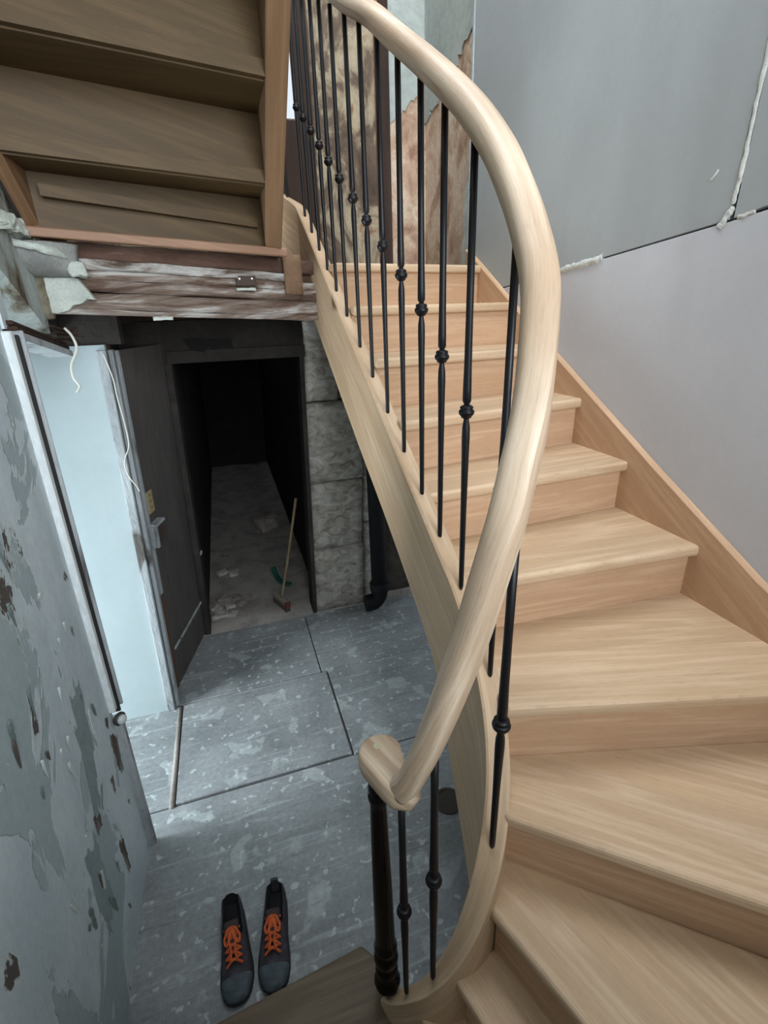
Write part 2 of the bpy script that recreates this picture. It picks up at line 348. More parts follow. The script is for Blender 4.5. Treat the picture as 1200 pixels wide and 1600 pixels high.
# paint flakes curling off the left wall
flk = [plain('flake_white', srgb(188, 196, 194), .7), plain('flake_dark', srgb(78, 72, 66), .8), plain('flake_green', srgb(104, 116, 114), .7)]
for i in range(34):
    y = random.uniform(.95, 1.5); z = random.uniform(.12, 1.6); h = random.uniform(.02, .09); w = random.uniform(.004, .02); q = random.uniform(-.35, .1)
    k = 7; V = []
    for j in range(k+1):
        t = j/k; ww = w*math.sin(math.pi*(.08+.84*t))*random.uniform(.7, 1.3); zz = z+h*(t-.5); yy = y+q*h*(t-.5)
        lift = .001+.006*t*t
        V += [(-.555+WL*zz+.0005, yy-ww/2, zz), (-.555+WL*zz+lift, yy+ww/2, zz)]
    mesh('paint_flake', V, [(2*j, 2*j+1, 2*j+3, 2*j+2) for j in range(k)], random.choices(flk, (6, 2, 4))[0], wl)
def bare(pts, m, seed, a=.012, name='bare_patch', n=9):
    global wl
    random.seed(seed); out = []
    for p, q in zip(pts, pts[1:]+pts[:1]):
        for k in range(n): t = k/n; out.append((p[0]+(q[0]-p[0])*t+(random.uniform(-a, a)*.5 if k else 0), p[1]+(q[1]-p[1])*t+(random.uniform(-a, a)*1.6 if k else 0)))
    N_ = len(out); V = [(-.5545+WL*z, y, z) for y, z in out]+[(-.560+WL*z, y, z) for y, z in out]
    mesh(name, V, [tuple(range(N_)), tuple(range(2*N_-1, N_-1, -1))]+[(i, N_+i, N_+(i+1) % N_, (i+1) % N_) for i in range(N_)], m, wl)
BARE = mottled('bare_brown_render', [(.34, srgb(84, 74, 66)), (.5, srgb(112, 102, 94)), (.68, srgb(150, 150, 148))], 22, 8, .95, .6, (1, 1, .3))
GREYG = mottled('old_green_grey_coat', [(.3, srgb(132, 146, 146)), (.7, srgb(150, 163, 163))], 9, 7, .8, .2, (1, 1, .5))
WHT = mottled('scraped_white', [(.3, srgb(190, 198, 196)), (.7, srgb(216, 222, 220))], 20, 5, .8, .3)
bare([(1.475, .66), (1.535, .60), (1.515, .46), (1.475, .50)], BARE, 11)
bare([(1.385, .56), (1.41, .55), (1.40, .49), (1.385, .50)], BARE, 12, .008, n=5)
bare([(1.19, .62), (1.24, .60), (1.235, .54), (1.195, .55)], BARE, 13, .01, n=6)
bare([(1.30, .36), (1.345, .33), (1.33, .20), (1.305, .22)], BARE, 14, .01, n=6)
bare([(1.285, 1.0), (1.37, .985), (1.335, .74), (1.25, .60), (1.20, .62)], GREYG, 15, .02, 'old_paint_coat')
bare([(1.08, .62), (1.17, .58), (1.16, .34), (1.06, .30)], GREYG, 16, .02, 'old_paint_coat')
bare([(1.255, .56), (1.31, .63), (1.315, .62), (1.265, .545)], WHT, 17, .006, 'scrape')
bare([(1.37, .78), (1.375, .86), (1.385, .85), (1.38, .77)], WHT, 18, .005, 'scrape', 5)
# jamb strips on the corner of the left wall
jw = empty('trim_1'); tag(jw, 'chipped pale corner strip and metal channel on the left doorway edge', kind='structure')
def lean(name, y0, y1, x0, x1, z0, z1, m, k=WL, parent=None, ky=.0057):
    v = [(x+k*z, y+ky*z, z) for x, y, z in boxv(x0, x1, y0, y1, z0, z1)]
    return bevel(mesh(name, v, BOXF, m, parent, uvz), .003, 1)
CASE = mottled('chipped_white_casing', [(.3, srgb(120, 116, 110)), (.36, srgb(206, 214, 214)), (.7, srgb(226, 232, 232))], 7, 8, .55, .3, (1, 1, .35))
lean('edge_strip', 1.53, 1.556, -.565, -.536, .70, 1.94, CASE, WL, jw)
lean('dark_channel', 1.556, 1.566, -.57, -.528, .68, 1.93, GAP, WL, jw)
lean('edge_strip', 1.566, 1.576, -.57, -.519, .70, 1.94, TRIMW, WL, jw)
lean('corner_bead', 1.545, 1.575, -.565, -.530, .0, .66, TRIMW, WL, jw)
# doorway head trim, reveal, white panel
hd = empty('trim_2'); tag(hd, 'splintered wooden head trim over the left doorway opening', kind='structure')
for i, (dz, m) in enumerate(((0, TRIMW), (.022, OLDW), (.036, OLDW))):
    v = [(x+WL*z, y, z-(y-1.575)*.16+dz) for x, y, z in boxv(-.60+.01*i, -.522-.006*i, 1.575, 2.02, 1.918, 1.938-(.008 if i else 0))]
    bevel(mesh('head_board', v, BOXF, m, hd, uvy), .003, 1)
for i in range(6):
    y = 1.88+random.uniform(-.05, .09)
    tube('splinter', [(-.50, y, 1.90+.01*i), (-.47-.01*random.random(), y+.05, 1.905+.006*i), (-.45, y+.06+.05*random.random(), 1.89+.01*i)], .004, OLDW, hd)
SH = .04
wp = tag(box('wall_reveal', (-1.15, -.512, 2.315, 2.36, 0, 1.87), WHITEP, None, uvz, 0, SH), 'pale blue-white painted reveal panel in the left doorway', kind='structure')
box('reveal_trim', (-.545, -.508, 2.30, 2.335, 0, 1.85), TRIMW, wp, uvz, .004, SH); box('reveal_trim', (-.506, -.487, 2.325, 2.37, 0, 1.85), TRIMW, wp, uvz, .004, SH)
box('trim_shadow_gap', (-.512, -.50, 2.35, 2.39, 0, 1.9), OLDW, wp, uvz, 0, SH)
SIDEW = plain('side_room_plaster', srgb(196, 204, 206), .9)
V, Fc = merge([(boxv(*b), BOXF) for b in [(-2.2, -2.12, .3, 2.4, 1.25, 2.4), (-2.2, -2.12, .3, 1.37, 0, 1.25), (-2.2, -2.12, 2.11, 2.4, 0, 1.25)]])  # opening added to let the side-room fill lamp in
tag(mesh('wall_side_room', V, Fc, SIDEW), 'side room wall with an opening added for the fill lamp', kind='structure')
tag(box('wall_side_room_near', (-2.2, -.84, .22, .3, 0, 2.4), SIDEW, None, None), 'near wall of the side room', kind='structure')
tag(box('wall_side_room_far', (-2.2, -1.15, 2.32, 2.4, 0, 2.4), SIDEW, None, None), 'far wall of the side room', kind='structure')
tag(box('ceiling_side_room', (-2.2, -.80, .22, 2.4, 2.4, 2.45), CEILM, None, None), 'side room ceiling', kind='structure')
tag(box('floor_side_room', (-2.2, -1.2, .22, 2.4, -.1, 0), DIRT, None, None), 'side room floor', kind='structure')
box('overdoor_block', (-.84, -.575, 1.885, 2.36, 1.93, 2.46), DARKP, wl, None)  # block added to stop side-room light leaking over the doorway
tag(box('wall_over_reveal', (-1.15, -.45, 2.32, 2.40, 1.87, 2.02), DARKP, None, None, 0, SH), 'dark plaster above the white reveal panel', kind='structure')
# wall of the corridor doorway
wd_ = tag(box('wall_doorway', (-.75, -.345, 2.96, 3.10, 0, 1.95), DARKP, None, None, 0, SH), 'dark wall around the dark corridor doorway', kind='structure')
box('lintel_wall', (-.345, .41, 2.97, 3.08, 1.735, 1.95), DARKP, wd_, None, 0, SH)
box('lintel_board', (-.345, .40, 2.945, 2.972, 1.735, 1.80), DARKP, wd_, None, .004, SH)
box('door_jamb', (-.36, -.325, 2.95, 3.12, 0, 1.74), DARKP, wd_, uvz, .004, SH); box('door_jamb', (.365, .392, 2.95, 3.10, 0, 1.74), DARKP, wd_, uvz, .004, SH)
tag(box('wall_corridor_left', (-.55, -.34, 3.10, 7.2, 0, 1.95), GLOOMW, None, None, 0, SH), 'left wall of the dark corridor', kind='structure')
tag(box('wall_corridor_right', (.43, .6, 3.08, 7.2, 0, 1.95), GLOOMW, None, None, 0, SH), 'right wall of the dark corridor', kind='structure')
tag(box('wall_corridor_end', (-.7, .9, 7.1, 7.3, -.1, 2.0), GLOOMW, None, None), 'far end wall of the dark corridor', kind='structure')
tag(box('wall_left_far', (-.75, -.565, 2.39, 2.97, 0, 1.95), DARKP, None, None, 0, SH), 'dark wall behind the open old door', kind='structure')
# stone pier, block by block
pier = empty('wall_stone_pier', (0, 0, 0)); tag(pier, 'flaking pale stone pier right of the dark doorway', kind='structure')
for i, (x0, x1, z0, z1) in enumerate([(.392, .74, 0, .48), (.394, .735, .485, .945), (.39, .74, .955, 1.46), (.392, .59, 1.47, 1.93), (.598, .74, 1.47, 1.93), (.745, .85, 0, .62), (.745, .84, .63, 1.22), (.745, .85, 1.23, 1.93)]):
    rough_box('stone_block', (x0, x1, 2.955+(.02 if x0 > .7 else 0), 3.10, z0, z1), STONE, pier, (7, 2, 9), .008, 10, SH, seed=i*3.1)
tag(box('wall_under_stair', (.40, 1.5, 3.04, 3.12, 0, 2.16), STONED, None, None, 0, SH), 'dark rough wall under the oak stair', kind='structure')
tag(box('ceiling_corridor', (-.8, .46, 2.55, 7.3, 1.955, 2.0), OLDW, None, None), 'dark boarded ceiling of the passage below the landing', kind='structure')
# right wall: backing + plasterboard panels
wr = tag(box('wall_right', (1.362, 1.5, -.75, 2.62, -.02, 5.3), GAP, None, None), 'grey plasterboard wall on the right of the stair', kind='structure')
def yz_panel(pts, x0, x1, m, parent, name='plasterboard_panel', bev=.0015):
    n = len(pts); V = [(x0, y, z) for y, z in pts]+[(x1, y, z) for y, z in pts]
    F_ = [tuple(range(n)), tuple(range(2*n-1, n-1, -1))]+[(i, n+i, n+(i+1) % n, (i+1) % n) for i in range(n)]
    o = mesh(name, V, F_, m, parent)
    if bev: bevel(o, bev, 1)
    return o
JL = [(2.64, 2.012), (1.858, 2.083), (1.131, 2.149), (1.034, 2.165), (-.6, 2.30)]
e = .0025
yz_panel([(2.64, 0), (2.64, 2.012-e)]+[(y, z-e) for y, z in JL[1:3]]+[(1.034, 2.162-2*e), (-.6, 2.29-2*e), (-.6, 0)], 1.34, 1.365, BOARD, wr)
GBOARD_SHADE = mottled('green_board_shaded', [(.3, srgb(152, 155, 154)), (.7, srgb(159, 162, 161))], 2.5, 4, .8, .02, fine=.15, bscale=60)  # greenish upper sheets, also darkened to paint in the wall's fading light
yz_panel([(2.64, 5.3), (2.64, 2.012+e), (1.858, 2.083+e), (1.131+.004, 2.149+e), (1.128, 2.5), (1.12, 5.3)], 1.34, 1.365, GBOARD_SHADE, wr)
yz_panel([(1.108, 5.3), (1.116, 2.5), (1.122, 2.152), (1.034, 2.165+e), (-.6, 2.30+e), (-.6, 5.3)], 1.34, 1.365, GBOARD_SHADE, wr)
def putty(P, r, nm='putty_bead'):
    pts = catmull(P, 8); out = []
    o = sweep(nm, [Vector(p) for p in pts], circ(r, 8), PUTTY, wr)
    for v in o.data.vertices: v.co += noise.noise_vector(v.co*70)*r*.7
    for v in o.data.vertices: v.co.x = 1.3415+(v.co.x-1.3415)*.6
putty([(1.341, 1.84, 2.085), (1.339, 1.80, 2.088), (1.338, 1.72, 2.096), (1.339, 1.64, 2.104), (1.341, 1.60, 2.108)], .012)
putty([(1.341, 1.122, 3.0), (1.339, 1.122, 2.6), (1.339, 1.122, 2.4), (1.338, 1.126, 2.25), (1.339, 1.13, 2.20), (1.341, 1.132, 2.19)], .006)
putty([(1.341, 1.128, 2.18), (1.338, 1.14, 2.165), (1.337, 1.148, 2.15), (1.341, 1.16, 2.14)], .009, 'putty_lump')
putty([(1.341, 1.11, 2.152), (1.339, 1.09, 2.154), (1.341, 1.065, 2.160)], .005, 'putty_lump')
putty([(1.342, 1.215, 2.255), (1.34, 1.205, 2.265), (1.342, 1.195, 2.275)], .004, 'putty_lump')
# upper landing walls: the old plaster
wub = tag(box('wall_upper_right', (1.40, 1.5, 2.62, 3.5, 1.9, 5.3), PLASTB, None, None), 'old brown plaster next to the plasterboard edge upstairs', kind='structure')
V, Fc = merge([(boxv(*b), BOXF) for b in [(.62, 1.5, 3.40, 3.5, 1.9, 5.3), (-.9, .62, 3.40, 3.5, 1.9, 2.995), (-.9, .62, 3.40, 3.5, 4.2, 5.3), (-.9, .05, 3.40, 3.5, 2.995, 4.2)]])
wu = tag(mesh('wall_upper_back', V, Fc, PLASTM), 'torn mottled brown and cream plaster wall behind the balusters', kind='structure')
# plaster layers on the upper walls
box('plaster_field', (1.165, 1.40, 3.385, 3.405, 2.0, 5.3), PLASTB, wu, None)
box('plaster_post', (1.10, 1.165, 3.36, 3.40, 2.0, 5.3), OLDW, wu, uvz, .004)
box('timber_post', (1.085, 1.10, 3.35, 3.40, 2.0, 5.3), plain('orange_wood_edge', srgb(150, 104, 78), .8), wu, uvz, .003)
box('panelling', (.02, .64, 3.37, 3.40, 2.0, 2.98), OLDW, wu, uvz, .004)
box('panelling', (.615, .70, 3.36, 3.42, 2.0, 5.3), OLDW, wu, uvz, .004)
def ragged(pts, seed=1, n=10, a=.02):
    random.seed(seed); out = []
    for p, q in zip(pts, pts[1:]+pts[:1]):
        for k in range(n):
            t = k/n; out.append((p[0]+(q[0]-p[0])*t+(random.uniform(-a, a) if k else 0), p[1]+(q[1]-p[1])*t+(random.uniform(-a, a) if k else 0)))
    return out
def xz_panel(pts, y0, y1, m, parent, name):
    n = len(pts); V = [(x, y0, z) for x, z in pts]+[(x, y1, z) for x, z in pts]
    return mesh(name, V, [tuple(range(n)), tuple(range(2*n-1, n-1, -1))]+[(i, n+i, n+(i+1) % n, (i+1) % n) for i in range(n)], m, parent)
xz_panel(ragged([(1.17, 3.0), (1.36, 3.16), (1.40, 3.3), (1.40, 4.7), (1.17, 4.7)], 2, 12, .018), 3.378, 3.39, GREEN, wu, 'paint_layer')
yz_panel(ragged([(3.40, 3.02), (3.05, 3.10), (2.78, 3.22), (2.70, 3.34), (2.70, 4.7), (3.40, 4.7)], 4, 12, .02), 1.393, 1.402, GREEN, wub, 'paint_layer', 0)
yz_panel(ragged([(2.82, 2.15), (2.80, 2.55), (2.70, 2.78), (2.645, 2.70), (2.645, 2.15)], 5, 8, .012), 1.39, 1.402, CREAM, wub, 'plaster_edge', 0)
box('corner_bead', (1.336, 1.40, 2.642, 2.66, 2.1, 5.3), TRIMW, wub, uvz, .003)
# near end: unseen wall and ceiling, openings added for the fill lamps
V, Fc = merge([(boxv(*b), BOXF) for b in [(-1.0, 1.5, -.72, -.6, -.02, 1.72), (-1.0, 1.5, -.72, -.6, 3.36, 3.75), (-1.0, 1.5, -.72, -.6, 5.1, 5.3), (-1.0, -.40, -.72, -.6, 3.75, 5.1), (1.24, 1.5, -.72, -.6, 3.75, 5.1), (-1.0, -.48, -.72, -.6, 1.72, 3.36), (1.30, 1.5, -.72, -.6, 1.72, 3.36)]])
tag(mesh('wall_near', V, Fc, GREEN), 'plastered end wall behind the winders', kind='structure')
tag(box('floor_shade_slab', (-.7, 1.36, -.6, .08, 3.50, 3.66), OAKR, None, uvx), 'unseen oak slab added to shade the winders', kind='structure')  # unseen slab added to keep the lower winders in shade
V, Fc = merge([(boxv(*b), BOXF) for b in [(-1.0, 1.5, -.72, .83, 5.3, 5.4), (-1.0, 1.5, 2.67, 3.5, 5.3, 5.4), (-1.0, -.02, .83, 2.67, 5.3, 5.4), (1.22, 1.5, .83, 2.67, 5.3, 5.4)]])
tag(mesh('ceiling', V, Fc, CEILM), 'pale ceiling with an opening added for the overhead fill lamp', kind='structure')
tag(shear(box('wall_left_upper', (-.98, -.70, -.6, 3.5, 2.38, 5.3), GREEN, None, None), 0), 'upper part of the left wall beside the upper flight', kind='structure')
tag(box('wall_left_landing', (-.98, -.78, 1.9, 3.5, 1.98, 2.46), DARKP, None, None), 'dark wall end beside the landing', kind='structure')
# landing slab
v, f = prism([(-.78, 2.13), (.20, 2.13), (.22, 3.0), (.56, 3.0), (.56, 2.34), (1.36, 2.5), (1.36, 3.4), (-.78, 3.4)], 2.02, 2.155)
tag(mesh('floor_landing', v, f, OLDW), 'upper landing floor at the head of the oak stair', kind='structure')

# ------------------------------------------------------------------ lower oak staircase
st = empty('oak_staircase', (.9, 1.2, 0)); tag(st, 'new pale oak winding staircase with closed curved stringer', 'staircase')
def adopt(o, p):
    o.parent = p; o.matrix_parent_inverse = p.matrix_world.inverted() if False else Matrix.Translation(-Vector(p.location)); return o
Hh = .18
# number from the bottom: (inner nosing end, outer nosing end)
T = {12: ((.545, 2.29), (1.336, 2.45)), 11: ((.545, 2.02), (1.336, 2.12)), 10: ((.545, 1.745), (1.336, 1.84)), 9: ((.545, 1.49), (1.336, 1.59)),
     8: ((.545, 1.275), (1.336, 1.312)), 7: ((.55, 1.03), (1.336, .98)), 6: ((.532, .757), (1.336, .53)), 5: ((.466, .632), (1.336, -.108)),
     4: ((.396, .560), (.757, -.58)), 3: ((.305, .553), (.60, -.58)), 2: ((.233, .590), (.36, -.58))}
def inside(k):   # inner end pushed into the stringer
    a, b = Vector(T[k][0]), Vector(T[k][1]); dd = (a-b).normalized(); return a+dd*.015
for k in range(2, 13):
    a, b = inside(k), Vector(T[k][1]); z = k*Hh
    ux = (b-a).normalized(); nx = Vector((-ux.y, ux.x))            # nx points up the flight
    if k < 12:
        a2, b2 = inside(k+1), Vector(T[k+1][1])
        poly = [a, b]
        if k == 4: poly.append(Vector((1.336, -.58)))
        n2 = Vector((-(b2-a2).y, (b2-a2).x)).normalized()
        poly += [b2+n2*.035, a2+n2*.035]
        for p_ in poly: p_.x = min(p_.x, 1.336); p_.y = max(p_.y, -.59)
    else:
        poly = [a, b, b+Vector((0, .08)), a+nx*.09]
    ang = math.atan2(ux.y, ux.x); R2 = Matrix.Rotation(-ang, 2)
    loc = [R2 @ (p-a) for p in poly]
    v, f = prism([(p.x, p.y) for p in loc], -.036, 0)
    o = mesh('tread', v, f, OAK, None, lambda c, p: (c[0], c[1]-c[2])); bevel(o, .011, 3)
    o.location = (a.x, a.y, z); o.rotation_euler = (0, 0, ang); adopt(o, st)
    ln = (b-a).length-(.06 if k in (4, 5, 6) else .012)
    r = mesh('riser', boxv(0, ln, .028, .046, -Hh-.02, -.034), BOXF, OAKR, None, lambda c, p: (c[0], c[2]+c[1]))
    r.location = (a.x, a.y, z); r.rotation_euler = (0, 0, ang); adopt(r, st)
# first step: a broad starting platform
v, f = prism([(.235, -.585), (.235, .60), (.20, .80), (.15, .868), (-.53, .80), (-.53, -.585)], .144, .18)
adopt(bevel(mesh('tread', v, f, wood('brown_dusty_board', srgb(94, 82, 66), srgb(116, 104, 85), srgb(128, 116, 97)), None, lambda c, p: (c[0], c[1]-c[2])), .01, 3), st)
v, f = prism([(.225, -.59), (.225, .60), (.18, .77), (.14, .84), (-.525, .77), (-.525, -.59)], .0, .146)
adopt(mesh('riser', v, f, OAKR, None, lambda c, p: (c[0], c[2]+c[1])), st)
# closed inner stringer, lofted in plan
top = lambda y: 1.283+.62*(y-.997)
SP = [(.37, 3.06, 2.62, 2.28), (.45, 3.02, 2.545, 2.22), (.505, 2.93, 2.485, 2.13), (.513, 2.83, top(2.83), 2.04), (.513, 2.4, top(2.4), 1.77), (.513, 1.9, top(1.9), 1.466), (.513, 1.45, top(1.45), 1.205), (.514, 1.1, top(1.1), .952), (.518, 1.0, 1.275, .70),
      (.52, .90, 1.17, .47), (.513, .82, 1.085, .33), (.492, .745, 1.0, .24), (.455, .672, .915, .18), (.405, .612, .82, .15), (.35, .583, .69, .1), (.30, .583, .57, .06), (.255, .605, .46, .02), (.222, .645, .355, .0), (.200, .69, .26, .0), (.190, .725, .205, .0)]
P4 = []
Pxy = catmull([(p[0], p[1], p[2]) for p in SP], 6); Pb = catmull([(p[0], p[1], p[3]) for p in SP], 6)
V, Fc, U = [], [], []; s = 0; HW = .0275
for i, (p, q) in enumerate(zip(Pxy, Pb)):
    a, b = Pxy[max(i-1, 0)], Pxy[min(i+1, len(Pxy)-1)]
    t = Vector((b.x-a.x, b.y-a.y)).normalized(); nn = Vector((t.y, -t.x))
    if i: s += (Pxy[i]-Pxy[i-1]).length
    r_ = .006
    ring = [(-HW, q.z), (-HW, p.z-r_), (-HW+r_, p.z), (HW-r_, p.z), (HW, p.z-r_), (HW, q.z)]
    for w, z in ring:
        V.append((p.x+nn.x*w, p.y+nn.y*w, z)); U.append((s, z-p.z+w))
n = 6
for i in range(len(Pxy)-1):
    for j in range(n): Fc.append((i*n+j, (i+1)*n+j, (i+1)*n+(j+1) % n, i*n+(j+1) % n))
Fc += [tuple(range(n)), tuple((len(Pxy)-1)*n+j for j in range(n-1, -1, -1))]
so = mesh('stringer', V, Fc, OAK)
L = so.data.uv_layers.new(name='UVMap')
for lp in so.data.loops: L.data[lp.index].uv = U[lp.vertex_index]
for p in so.data.polygons: p.use_smooth = True
so.data.set_sharp_from_angle(angle=math.radians(30)) if hasattr(so.data, 'set_sharp_from_angle') else None
adopt(so, st)
# wall stringer
WS = [(2.62, 2.25), (2.47, 2.168), (1.81, 1.785), (1.2, 1.449), (.80, 1.238), (.45, 1.09), (-.585, .80)]
pts = WS+[(y, z-.42) for y, z in reversed(WS)]
n = len(pts); V = [(1.310, y, z) for y, z in pts]+[(1.339, y, z) for y, z in pts]
adopt(bevel(mesh('wall_stringer', V, [tuple(range(n-1, -1, -1)), tuple(range(n, 2*n))]+[(i, (i+1) % n, n+(i+1) % n, n+i) for i in range(n)], OAKR, None, lambda c, p: (c[1]*.85+c[2]*.53, c[2]*.85-c[1]*.53+c[0])), .003, 1), st)
# strip that finishes the wall stringer against the board
V = [(1.338, y, z+.001) for y, z in WS]+[(1.356, y, z+.001) for y, z in WS]+[(1.338, y, z+.006) for y, z in WS]+[(1.356, y, z+.006) for y, z in WS]

# ------------------------------------------------------------------ balustrade
bal = empty('balustrade', (.2, .73, .18)); tag(bal, 'curved oak handrail on black iron balusters along the oak stair', 'balustrade')
def baluster(x, y, zb, zk, zt, name='baluster', r=1.0):
    hk, ht = zk-zb, zt-zb
    prof = [(.0035*r, -.006), (.0062*r, .004), (.0066*r, .02), (.0074*r, hk*.5), (.0086*r, hk-.10), (.0094*r, hk-.06), (.0088*r, hk-.035), (.006*r, hk-.018), (.006*r, hk-.008), (.006*r, hk+.012), (.0066*r, hk+.018), (.0098*r, hk+.024), (.0096*r, hk+.05), (.0085*r, hk+.10), (.0078*r, hk+.2), (.0076*r, ht)]
    V, Fc = lathe(prof, 12); o = mesh(name, V, Fc, IRON, None, None, True); o.location = (x, y, zb); adopt(o, bal)
    bp = [(.006, -.016), (.0115, -.013), (.0125, -.010), (.0165, -.006), (.018, .0), (.0165, .004), (.0135, .006), (.0150, .008), (.0152, .011), (.011, .0145), (.006, .015)]
    V, Fc = lathe([(a*r, b*r) for a, b in bp], 14); c = mesh('bead', V, Fc, IRON, o, None, True); c.location = (0, 0, hk)
    return o
# handrail path
RP = [(.235, 1.0, 3.99), (.235, 1.6, 3.63), (.235, 2.2, 3.50), (.24, 2.85, 3.50), (.30, 2.99, 3.51), (.40, 3.02, 3.50), (.485, 2.93, 3.455), (.515, 2.78, 3.387), (.515, 2.35, 3.12), (.515, 1.893, 2.837), (.515, 1.621, 2.686), (.515, 1.424, 2.561), (.515, 1.208, 2.426), (.517, 1.037, 2.310), (.520, .928, 2.218), (.519, .861, 2.147),
      (.512, .794, 2.070), (.492, .722, 1.985), (.468, .680, 1.885), (.447, .655, 1.79), (.415, .630, 1.705), (.382, .605, 1.63), (.351, .593, 1.545), (.326, .588, 1.465), (.299, .588, 1.38), (.277, .594, 1.300), (.252, .608, 1.205), (.232, .628, 1.125), (.220, .645, 1.085)]
rp = catmull(RP, 6)
hw, hh = .030, .028
prof = []
for i in range(20):
    a = 2*math.pi*i/20; c_, s_ = math.cos(a), math.sin(a)
    prof.append((hw*math.copysign(abs(c_)**.75, c_), (hh*math.copysign(abs(s_)**.8, s_)) if s_ > 0 else hh*.85*math.copysign(abs(s_)**.6, s_)))
adopt(sweep('handrail', rp, prof, RAIL), bal)
def rail_z(x, y):
    return min(rp[40:], key=lambda p: (p.x-x)**2+(p.y-y)**2).z
# volute cap over the newel
ctr = Vector((.200, .735)); V = []
out = []
R0 = .047
for i in range(25):
    a = math.radians(-130+ (i/24)*280+ 0)+math.radians(10)
    out.append(ctr+Vector((math.cos(a)*R0, math.sin(a)*R0)))
out = [Vector((.246, .655)), Vector((.243, .690))]+[ctr+Vector((math.cos(math.radians(a))*R0, math.sin(math.radians(a))*R0)) for a in range(-20, 206, 9)]+[Vector((.166, .690)), Vector((.178, .655)), Vector((.192, .628)), Vector((.225, .612)), Vector((.25, .628))]
rings = [(.80, 1.044), (.93, 1.050), (1.0, 1.064), (1.0, 1.082), (.96, 1.095), (.88, 1.1)]
cc = Vector((.207, .70)); V = []; n = len(out)
for k, z in rings:
    for p in out: q = cc+(p-cc)*k; V.append((q.x, q.y, z))
Fc = [(j*n+i, j*n+(i+1) % n, (j+1)*n+(i+1) % n, (j+1)*n+i) for j in range(len(rings)-1) for i in range(n)]+[tuple(range(n-1, -1, -1)), tuple((len(rings)-1)*n+i for i in range(n))]
vol = adopt(mesh('volute_cap', V, Fc, RAIL, None, lambda c, p: (c[1]*.94-c[0]*.34, c[0]*.94+c[1]*.34+c[2]), True), bal)
v, f = lathe([(.0085, 0), (.0085, .0012)], 16); pl = mesh('plug', v, f, plain('plug_wood', srgb(176, 168, 138), .6), vol); pl.location = (.198, .745, 1.0995)
# straight run
for i in range(13):
    y = .997+i*.148 if i else .997
    y = [.997, 1.135, 1.267, 1.416, 1.573, 1.735, 1.889, 2.066, 2.228, 2.378, 2.53, 2.68, 2.83][i]
    zt = top(y)
    baluster(.513, y, zt-.004, [1.738, 1.849, 1.956, 2.048, 2.137, 2.23, 2.32, 2.415, 2.507, 2.598, 2.69, 2.78, 2.865][i], rail_z(.515, y)-.02)
for x, y in ((.46, 3.01), (.375, 3.055)): baluster(x, y, 2.53+(.46-x)*.9, 2.95, 3.48)
for y in (2.75, 2.55, 2.35, 2.15, 1.95): baluster(.24, y, 2.58, 3.02, 3.49)
baluster(.522, .845, 1.11, 1.60, rail_z(.52, .845)-.02)
baluster(.418, .624, .845, 1.20, rail_z(.418, .624)-.02, r=1.05)
baluster(.266, .598, .49, .85, rail_z(.266, .598)-.02)
baluster(.217, .652, .345, .68, 1.06)
# newel post
nv = [(.012, .0), (.016, .006), (.018, .03), (.02, .055), (.034, .075), (.036, .088), (.028, .10), (.022, .112), (.027, .125), (.031, .14), (.027, .156), (.022, .163), (.029, .175), (.033, .195), (.029, .214), (.024, .222), (.03, .235), (.031, .245), (.0265, .258), (.0265, .28), (.0235, .50), (.0185, .76), (.0175, .785), (.022, .792), (.022, .806), (.017, .812), (.021, .825), (.019, .84), (.012, .852), (.014, .87)]
V, Fc = lathe(nv, 20); nw = mesh('newel_post', V, Fc, GLOSS, None, None, True); nw.location = (.188, .727, .18); adopt(nw, bal)

# ------------------------------------------------------------------ upper flight, seen from below
us = empty('upper_staircase', (-.1, 1.9, 2.2)); tag(us, 'underside of the upper oak flight rising over the viewpoint', 'staircase')
Eg = [((.21, 2.0, 2.165), (-.45, 1.83, 2.20)), ((.21, 1.796, 2.326), (-.45, 1.66, 2.346)), ((.21, 1.562, 2.502), (-.45, 1.452, 2.522)), ((.21, 1.335, 2.68), (-.45, 1.25, 2.70)), ((.21, 1.10, 2.86), (-.45, 1.03, 2.88)), ((.21, .87, 3.04), (-.45, .82, 3.06)), ((.21, .64, 3.22), (-.45, .60, 3.24)), ((.21, .41, 3.40), (-.45, .38, 3.42))]
for k in range(len(Eg)-1):
    (a, b), (a2, b2) = Eg[k], Eg[k+1]
    th = .022; a, b, a2, b2 = map(Vector, (a, b, a2, b2))
    zt = a2.z+.004; ztl = b2.z+.004
    off = Vector((0, th, 0))
    V = [b, a, a+off, b+off, (b.x, b.y, ztl+.03), (a.x, a.y, zt+.03), (a.x, a.y+th, zt+.03), (b.x, b.y+th, ztl+.03)]
    adopt(mesh('riser', V, BOXF, UND_SHADE, None, uvx), us)
    V = [(b2.x, b2.y-.02, ztl), (a2.x, a2.y-.02, zt), (a.x, a.y+.05, zt), (b.x, b.y+.05, ztl)]; V = V+[(x, y, z+.034) for x, y, z in V]
    adopt(mesh('tread', V, BOXF, UND_SHADE, None, uvx), us)
    if k == 0:
        V = [(b.x-.03, b.y-.020, b.z-.012), (a.x+.075, a.y-.014, a.z-.012), (a.x+.075, a.y+.02, a.z-.012), (b.x-.03, b.y+.02, b.z-.012)]; V = V+[(x, y, z+.026) for x, y, z in V]
        adopt(bevel(mesh('bottom_rail', V, BOXF, wood('salmon_wood', srgb(150, 116, 92), srgb(170, 134, 108), srgb(180, 146, 120)), None, uvx), .003, 1), us)
        V = [(b.x+.04, b.y-.03, b.z+.085), (a.x-.02, a.y-.03, a.z+.075), (a.x-.02, a.y, a.z+.075), (b.x+.04, b.y, b.z+.085)]; V = V+[(x, y, z+.03) for x, y, z in V]
        adopt(mesh('batten', V, BOXF, UND_SHADE, None, uvx), us)
